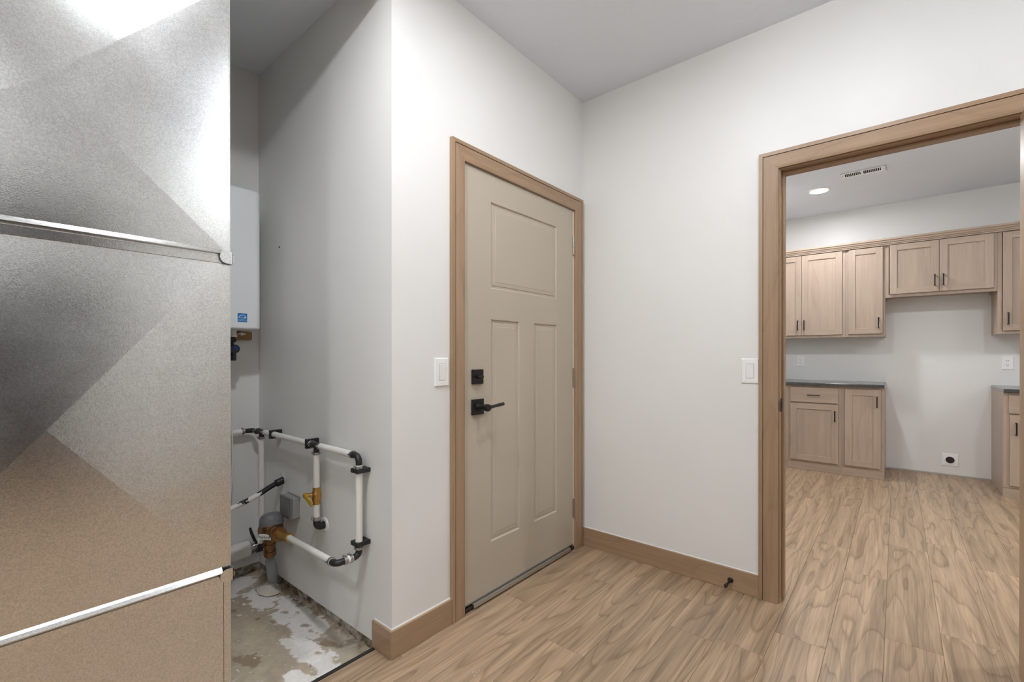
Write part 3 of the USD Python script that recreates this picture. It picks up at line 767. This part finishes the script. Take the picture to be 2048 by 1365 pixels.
# black pipe with overspray curving out of the wall
bp = thing('insulated_pipe', 'black insulated pipe spattered white, curving from a hole in the closet wall', 'pipe')
path = np.vstack([bez((-2.436, 1.075, .522), (-2.430, 1.035, .518), (-2.440, 1.02, .508), (-2.452, .985, .487), 8), bez((-2.452, .985, .487), (-2.462, .93, .455), (-2.452, .84, .425), (-2.44, .62, .395), 18)[1:]])
obj('pipe', tube(path, .0125, 18), 'sprayed_pipe', bp, smooth=True)
obj('boot', J(tube(path[:5], .0185, 18), ), 'black_plastic', bp, smooth=True)
th = np.linspace(0, 2 * np.pi, 40)[:-1]
blot = Polygon([(-2.440 + (.026 + .009 * math.sin(3 * a + 1) + .006 * math.sin(5 * a)) * math.cos(a), .520 + (.034 + .008 * math.sin(4 * a)) * math.sin(a)) for a in th]).buffer(0)
obj('plaster_patch', prism([(x, z) for x, z in blot.exterior.coords], 'y', YC - .0015, YC - .0001), 'caulk_white', bp, label='rough white patch around the hole')

# grey junction box
jb = thing('junction_box', 'small grey electrical junction box on the closet wall beside the water meter', 'junction box')
x0, x1, z0, z1 = -2.365, -2.247, .366, .470
obj('box', bx(x0 + .002, x1 - .002, YC - .036, YC - .0005, z0 + .002, z1 - .002, .003), 'grey_box', jb)
for fz in (z1 - .012, z0 - .004):
    obj('flange', bx(x0 - .004, x1 + .006, YC - .006, YC - .0003, fz, fz + .016, .001), 'grey_box', jb)
obj('cover', J(bx(x0, x1, YC - .046, YC - .036, z0, z1, .002), bx(x0 + .012, x1 - .012, YC - .049, YC - .045, z0 + .012, z1 - .012, .002)), 'grey_plastic', jb, label='darker grey cover')
obj('cover_screw', cyl((x1 - .008, YC - .046, z0 + .008), (x1 - .008, YC - .0495, z0 + .008), .005, 10), 'nickel', jb)
# anchor hole in the side wall
obj('wall_anchor', J(lathe([(.0, -.001), (.0045, -.001), (.0045, .002), (0, .003)], (-2.472, YC, 1.733), (0, -1, 0), 14)), 'dark_void', label='small dark screw hole high on the closet side wall', cat='wall anchor')

# ================================================================ SWITCHES, OUTLETS, STOP
def plate_mesh(w, h, t=.0055):
    c = .004
    v = []
    for o, z in ((0, 0), (0, .0015), (c, t)):
        v += [(-w / 2 + o, z, -h / 2 + o), (w / 2 - o, z, -h / 2 + o), (w / 2 - o, z, h / 2 - o), (-w / 2 + o, z, h / 2 - o)]
    return trimesh.convex.convex_hull(np.array(v) * [1, -1, 1])
def rocker_switch(loc, rotz, label):
    """Built facing -y at the origin."""
    t = thing('light_switch', label, 'light switch', loc, rotz)
    obj('cover_plate', plate_mesh(.079, .122), 'white_plastic', t)
    rk = prism([(-.0052, -.0335), (-.0068, -.0335), (-.0104, .0325), (-.0052, .0335)][::-1], 'x', -.0165, .0165)
    obj('rocker', rk, 'white_plastic', t)
    obj('rocker_gap', J(bx(-.0180, -.0165, -.0057, -.0050, -.035, .035), bx(.0165, .0180, -.0057, -.0050, -.035, .035), bx(-.0180, .0180, -.0057, -.0050, -.0352, -.0335), bx(-.0180, .0180, -.0057, -.0050, .0335, .0352)), 'grey_box', t)
    for z in (-.0485, .0485):
        obj('screw', lathe([(0, 0), (.0032, 0), (.0028, .0008), (0, .001)], (0, -.0053, z), (0, -1, 0), 12), 'white_plastic', t)
    return t
rocker_switch((XA + .0005, 1.3075, 1.096), 90, 'white rocker light switch on the narrow wall left of the entry door')
rocker_switch((-.547, YB - .0005, 1.091), 0, 'white rocker light switch against the casing of the laundry opening')
def duplex(loc, label):
    t = thing('wall_outlet', label, 'outlet', loc)
    obj('cover_plate', plate_mesh(.076, .120), 'white_plastic', t)
    for z in (-.0195, .0195):
        fshape = Point(0, z).buffer(.0172, 24).intersection(sbox(-.0172, z - .0138, .0172, z + .0138))
        r = obj('receptacle', prism(fshape, 'y', -.0068, -.0050), 'white_plastic', t)
        obj('slots', J(bx(-.0078, -.0055, -.0071, -.0066, z - .001, z + .0075), bx(.0055, .0078, -.0071, -.0066, z - .001, z + .0065), cyl((0, -.0066, z - .008), (0, -.0071, z - .008), .0028, 12)), 'dark_void', r)
    obj('screw', lathe([(0, 0), (.003, 0), (.0026, .0008), (0, .001)], (0, -.0053, 0), (0, -1, 0), 12), 'white_plastic', t)
    return t
duplex((-.8435, YL - .0003, 1.0975), 'white duplex outlet above the left countertop')
duplex((.775, YL - .0003, 1.096), 'white duplex outlet above the right countertop')
t = thing('dryer_outlet', 'white square plate with round black dryer outlet low on the laundry wall', 'outlet', (.395, YL - .0003, .156))
obj('cover_plate', plate_mesh(.122, .118), 'white_plastic', t)
obj('collar', lathe([(.030, 0), (.041, 0), (.0405, .003), (.034, .0045), (.030, .0045)], (0, -.0050, 0), (0, -1, 0), 32), 'white_plastic', t)
rec = obj('receptacle', lathe([(0, 0), (.0315, 0), (.0315, .006), (.029, .0072), (0, .0072)], (0, -.0048, 0), (0, -1, 0), 32), 'black_plastic', t, smooth=30, label='round black receptacle')
obj('slots', J(bx(-.014, -.011, -.0124, -.0119, -.009, .009), bx(.011, .014, -.0124, -.0119, -.009, .009), bx(-.002, .002, -.0124, -.0119, -.019, -.006)), 'dark_void', rec)

ds = thing('door_stop', 'black door stop screwed to the baseboard near the laundry opening', 'door stop')
yb_ = YB - BT
obj('stem', lathe([(0, 0), (.0135, 0), (.0135, .003), (.009, .008), (.0055, .018), (.0050, .055), (.0065, .060), (0, .060)], (-.632, yb_, .049), (-.05, -1, -.05), 20), 'black_metal', ds, smooth=35)
obj('rubber_tip', lathe([(0, .055), (.0075, .055), (.0092, .060), (.0092, .070), (.006, .076), (0, .077)], (-.632, yb_, .049), (-.05, -1, -.05), 20), 'black_plastic', ds, smooth=35)

# crumbs of plaster on the planks
cr = []
for _ in range(26):
    px, py = (-1.182 + rng.normal(0, .012), 1.204 + rng.normal(0, .012)) if _ < 7 else (rng.uniform(-1.44, -.6), rng.uniform(1.1, 2.2))
    q = trimesh.creation.icosphere(0, rng.uniform(.0010, .0026)); q.apply_translation((px, py, .0012)); cr.append(q)
obj('plaster_crumbs', J(*cr), 'caulk_white', label='white plaster crumbs scattered on the planks by the entry door', cat='debris', kind='stuff')

# ================================================================ LAUNDRY CABINETS
UF, UD = 5.790, .020       # face frame plane and door thickness of the wall cabinets
BF = 5.502
def shaker(parent, x0, x1, z0, z1, yfront, handle=None, name='door'):
    """A door or drawer front: stiles, rails, recessed panel, bar pull."""
    w = .056
    d = xf(name, parent)
    y0, y1 = yfront, yfront + UD
    for a, b in ((x0, x0 + w), (x1 - w, x1)):
        obj('stile', bx(a, b, y0, y1, z0, z1, .0012), 'maple_z', d)
    for a, b in ((z0, z0 + w), (z1 - w, z1)):
        obj('rail', bx(x0 + w, x1 - w, y0 + .0003, y1, a, b, .0010), 'maple_x', d)
    obj('panel', bx(x0 + w - .004, x1 - w + .004, y0 + .0095, y1 - .003, z0 + w - .004, z1 - w + .004), 'maple_z', d)
    if handle:
        pull(d, *handle, yfront)
    return d
def pull(parent, x, z, vertical, yfront):
    L, so, r = .052, .028, .0045
    if vertical:
        m = J(bx(x - r, x + r, yfront - so - .004, yfront - so + .004, z - L, z + L, .001), bx(x - r, x + r, yfront - so, yfront, z - L + .001, z - L + .010), bx(x - r, x + r, yfront - so, yfront, z + L - .010, z + L - .001))
    else:
        m = J(bx(x - L, x + L, yfront - so - .004, yfront - so + .004, z - r, z + r, .001), bx(x - L + .001, x - L + .010, yfront - so, yfront, z - r, z + r), bx(x + L - .010, x + L - .001, yfront - so, yfront, z - r, z + r))
    return obj('handle', m, 'black_metal', parent, label='black bar pull')
def carcass(t, x0, x1, z0, z1, yf, yb, stl=.026, str_=.026, topr=.030, botr=.030, mid=None):
    f = sbox(x0, z0, x1, z1).difference(sbox(x0 + stl, z0 + botr, x1 - str_, z1 - topr))
    if mid:
        f = unary_union([f] + [sbox(*q) for q in mid])
    obj('face_frame', prism(f, 'y', yf, yf + .019), 'maple_z', t)
    obj('box', J(bx(x0, x0 + .015, yf + .019, yb, z0, z1), bx(x1 - .015, x1, yf + .019, yb, z0, z1), bx(x0 + .015, x1 - .015, yf + .019, yb, z0 + .018, z0 + .032), bx(x0 + .015, x1 - .015, yf + .019, yb, z1 - .015, z1), bx(x0 + .015, x1 - .015, yb - .008, yb, z0 + .032, z1 - .015)), 'maple_z', t)
G = .0008
UB, UT = 1.352, 2.262
t = thing('wall_cabinet', 'wide double-door maple wall cabinet at the left end of the upper row', 'cabinet')
carcass(t, -1.165, -.4045, UB, UT, UF, YL - G, mid=[(-.80, UB, -.768, UT)])
shaker(t, -1.138, -.7855, 1.380, 2.232, 5.770, (-.818, 1.487, True)); shaker(t, -.7825, -.430, 1.380, 2.232, 5.770, (-.7585, 1.487, True))
t = thing('wall_cabinet', 'narrow single-door maple wall cabinet beside the short cabinet over the gap', 'cabinet')
carcass(t, -.4035, -.0885, UB, UT, UF, YL - G)
shaker(t, -.378, -.106, 1.380, 2.232, 5.770, (-.1375, 1.487, True))
t = thing('wall_cabinet', 'short double-door maple wall cabinet bridging the laundry machine gap', 'cabinet')
carcass(t, -.0875, .6712, 1.729, UT, UF, YL - G, mid=[(.282, 1.729, .312, UT)])
shaker(t, -.055, .2965, 1.759, 2.235, 5.770, (.2675, 1.865, True)); shaker(t, .2995, .648, 1.759, 2.235, 5.770, (.326, 1.865, True))
t = thing('wall_cabinet', 'tall maple wall cabinet at right, cut off by the opening casing', 'cabinet')
carcass(t, .6722, 1.130, UB, UT, UF, YL - G)
shaker(t, .702, 1.100, 1.380, 2.232, 5.770, (.733, 1.484, True))
crown = [(5.7895, 2.240), (5.765, 2.240), (5.765, 2.248), (5.760, 2.252), (5.757, 2.262), (5.752, 2.268), (5.744, 2.274), (5.741, 2.284), (5.734, 2.290), (5.734, 2.303), (5.7895, 2.303)]
crown = [(5.7693 if a > 5.765 else a - .0, b) for a, b in crown]
crown = [(5.7895, 2.264), (5.7695, 2.264), (5.7695, 2.240), (5.764, 2.240), (5.764, 2.249), (5.758, 2.252), (5.755, 2.262), (5.748, 2.268), (5.744, 2.280), (5.737, 2.286), (5.737, 2.303), (5.7895, 2.303)]
obj('crown_moulding', prism(crown, 'x', -1.165, 1.130), 'maple_x', label='stepped maple crown moulding along the top of the wall cabinets', cat='moulding')
# base cabinets
CB, CT = .080, .862
def base_cab(label, x0, x1, fronts, mid=None):
    t = thing('base_cabinet', label, 'cabinet')
    carcass(t, x0, x1, CB, CT, BF, YL - .004, topr=.024, botr=.024, mid=mid)
    obj('toe_kick', J(bx(x0, x1, BF + .006, BF + .020, .0006, CB), bx(x1 - .015, x1, BF + .02, YL - .004, .0006, CB), bx(x0, x0 + .015, BF + .02, YL - .004, .0006, CB)), 'maple_x', t)
    for fr in fronts:
        if fr[0] == 'drawer':
            d = xf('drawer', t)
            obj('front', bx(fr[1], fr[2], BF - UD, BF, fr[3], fr[4], .0018), 'maple_x', d)
            pull(d, (fr[1] + fr[2]) / 2, (fr[3] + fr[4]) / 2 - .0, False, BF - UD)
        else:
            shaker(t, *fr[1:5], BF - UD, fr[5])
    return t
base_cab('maple base cabinet at the far left, mostly hidden by the opening casing', -1.165, -.8685, [('door', -1.139, -.894, .100, .838, (-.925, .73, True))])
base_cab('maple base cabinet with drawer over door under the left countertop', -.8675, -.4115, [('drawer', -.842, -.438, .692, .841), ('door', -.842, -.438, .100, .678, (-.465, .568, True))], mid=[(-.85, .676, -.43, .694)])
base_cab('narrow maple base cabinet with one full-height door beside the laundry machine gap', -.4105, -.0885, [('door', -.385, -.113, .102, .838, (-.1415, .729, True))])
base_cab('maple base cabinet at right with pale side panel, right of the machine gap', .673, 1.130, [('drawer', .702, 1.102, .692, .841), ('door', .708, 1.100, .100, .678, (.7425, .568, True))], mid=[(.69, .676, 1.11, .694), (.69, .09, .716, .85)])
obj('countertop', bx(-1.165, -.0865, 5.464, YL - .0005, CT + .0005, .891, .003), 'granite', label='dark speckled countertop on the left base cabinets', cat='countertop')
obj('countertop', bx(.6705, 1.130, 5.464, YL - .0005, CT + .0005, .891, .003), 'granite', label='dark speckled countertop on the right base cabinet', cat='countertop')

# ceiling register
t = thing('ceiling_vent', 'white slotted air register in the laundry ceiling', 'vent', (-.226, 4.917, CEIL))
hw, hh = .151, .068
plate = sbox(-hw, -hh, hw, hh)
slots = [sbox(x - .0040, -.040, x + .0040, .040) for x in list(np.linspace(-.118, -.018, 9)) + list(np.linspace(.010, .118, 10))]
obj('plate', prism(plate.difference(unary_union(slots)), 'z', -.006, -.0035), 'white_plastic', t)
obj('rim', prism(plate.difference(plate.buffer(-.010, join_style=2)), 'z', -.009, -.0002), 'white_plastic', t)
obj('void', bx(-hw + .011, hw - .011, -hh + .011, hh - .011, -.003, -.001), 'dark_void', t)
for x in (-.139, .139):
    obj('screw', lathe([(0, 0), (.004, 0), (.003, .0015), (0, .002)], (x, 0, -.006), (0, 0, -1), 10), 'nickel', t)

# ================================================================ CEILING LAMPS, SEEN AND UNSEEN
def downlight(name_label, x, y, glow, group=None):
    t = thing('recessed_light', name_label, 'ceiling light', (x, y, CEIL), group=group)
    obj('trim_ring', lathe([(.070, -.0003), (.093, -.0003), (.092, .004), (.080, .009), (.074, .009), (.070, .005)], (0, 0, 0), (0, 0, -1), 40), 'white_plastic', t, smooth=30)
    obj('lens', lathe([(0, .004), (.0705, .004), (.0705, .006), (0, .006)], (0, 0, 0), (0, 0, -1), 40), glow, t)
    return t
downlight('lit round recessed ceiling light seen through the laundry opening', -.568, 5.205, 'laundry_lamp_glow')
lr = downlight('recessed laundry ceiling light out of view near the opening', -.60, 3.20, 'laundry_lamp_glow', 'laundry ceiling lights out of view')
copy_of(lr, (1.06, 3.24, CEIL), 'recessed laundry ceiling light out of view, second from the opening')
copy_of(lr, (2.55, 3.19, CEIL), 'recessed laundry ceiling light out of view at the far right')
t = thing('globe_light', 'added globe lamp out of view, placed to lift the mudroom ceiling', 'ceiling light', (-.10, 1.50, CEIL))  # added globe lamp, out of view, brightens the ceiling
obj('canopy', lathe([(0, .0003), (.065, .0003), (.065, .014), (.050, .024), (.030, .052), (.030, .064), (0, .064)], (0, 0, 0), (0, 0, -1), 32), 'nickel', t, smooth=35)
gl = trimesh.creation.icosphere(3, .088); gl.apply_translation((0, 0, -.148))
obj('globe', gl, 'globe_glow', t, smooth=True)
mr = downlight('mudroom ceiling lamp out of view behind the open interior door, placed to light the right wall', 1.10, 1.85, 'lamp_glow', 'mudroom ceiling lights out of view')  # unseen lamp, lights the right wall mirrored in the duct
downlight('mudroom ceiling lamp out of view before the duct, placed to light the closet and duct top', -1.05, .40, 'closet_lamp_glow', 'mudroom ceiling lights out of view')  # unseen lamp, placed for the closet shadow and duct highlight
rl = downlight('added mudroom fill lamp out of view behind the camera, at its right', 1.15, -.65, 'rear_lamp_glow', 'mudroom ceiling lights out of view')  # added fill behind the camera, evens out the lower walls
copy_of(rl, (-.60, -.90, CEIL), 'added mudroom fill lamp out of view behind the camera, at its left')  # second added fill lamp
copy_of(mr, (-.66, 1.30, CEIL), 'recessed mudroom ceiling light out of view nearest the entry door')
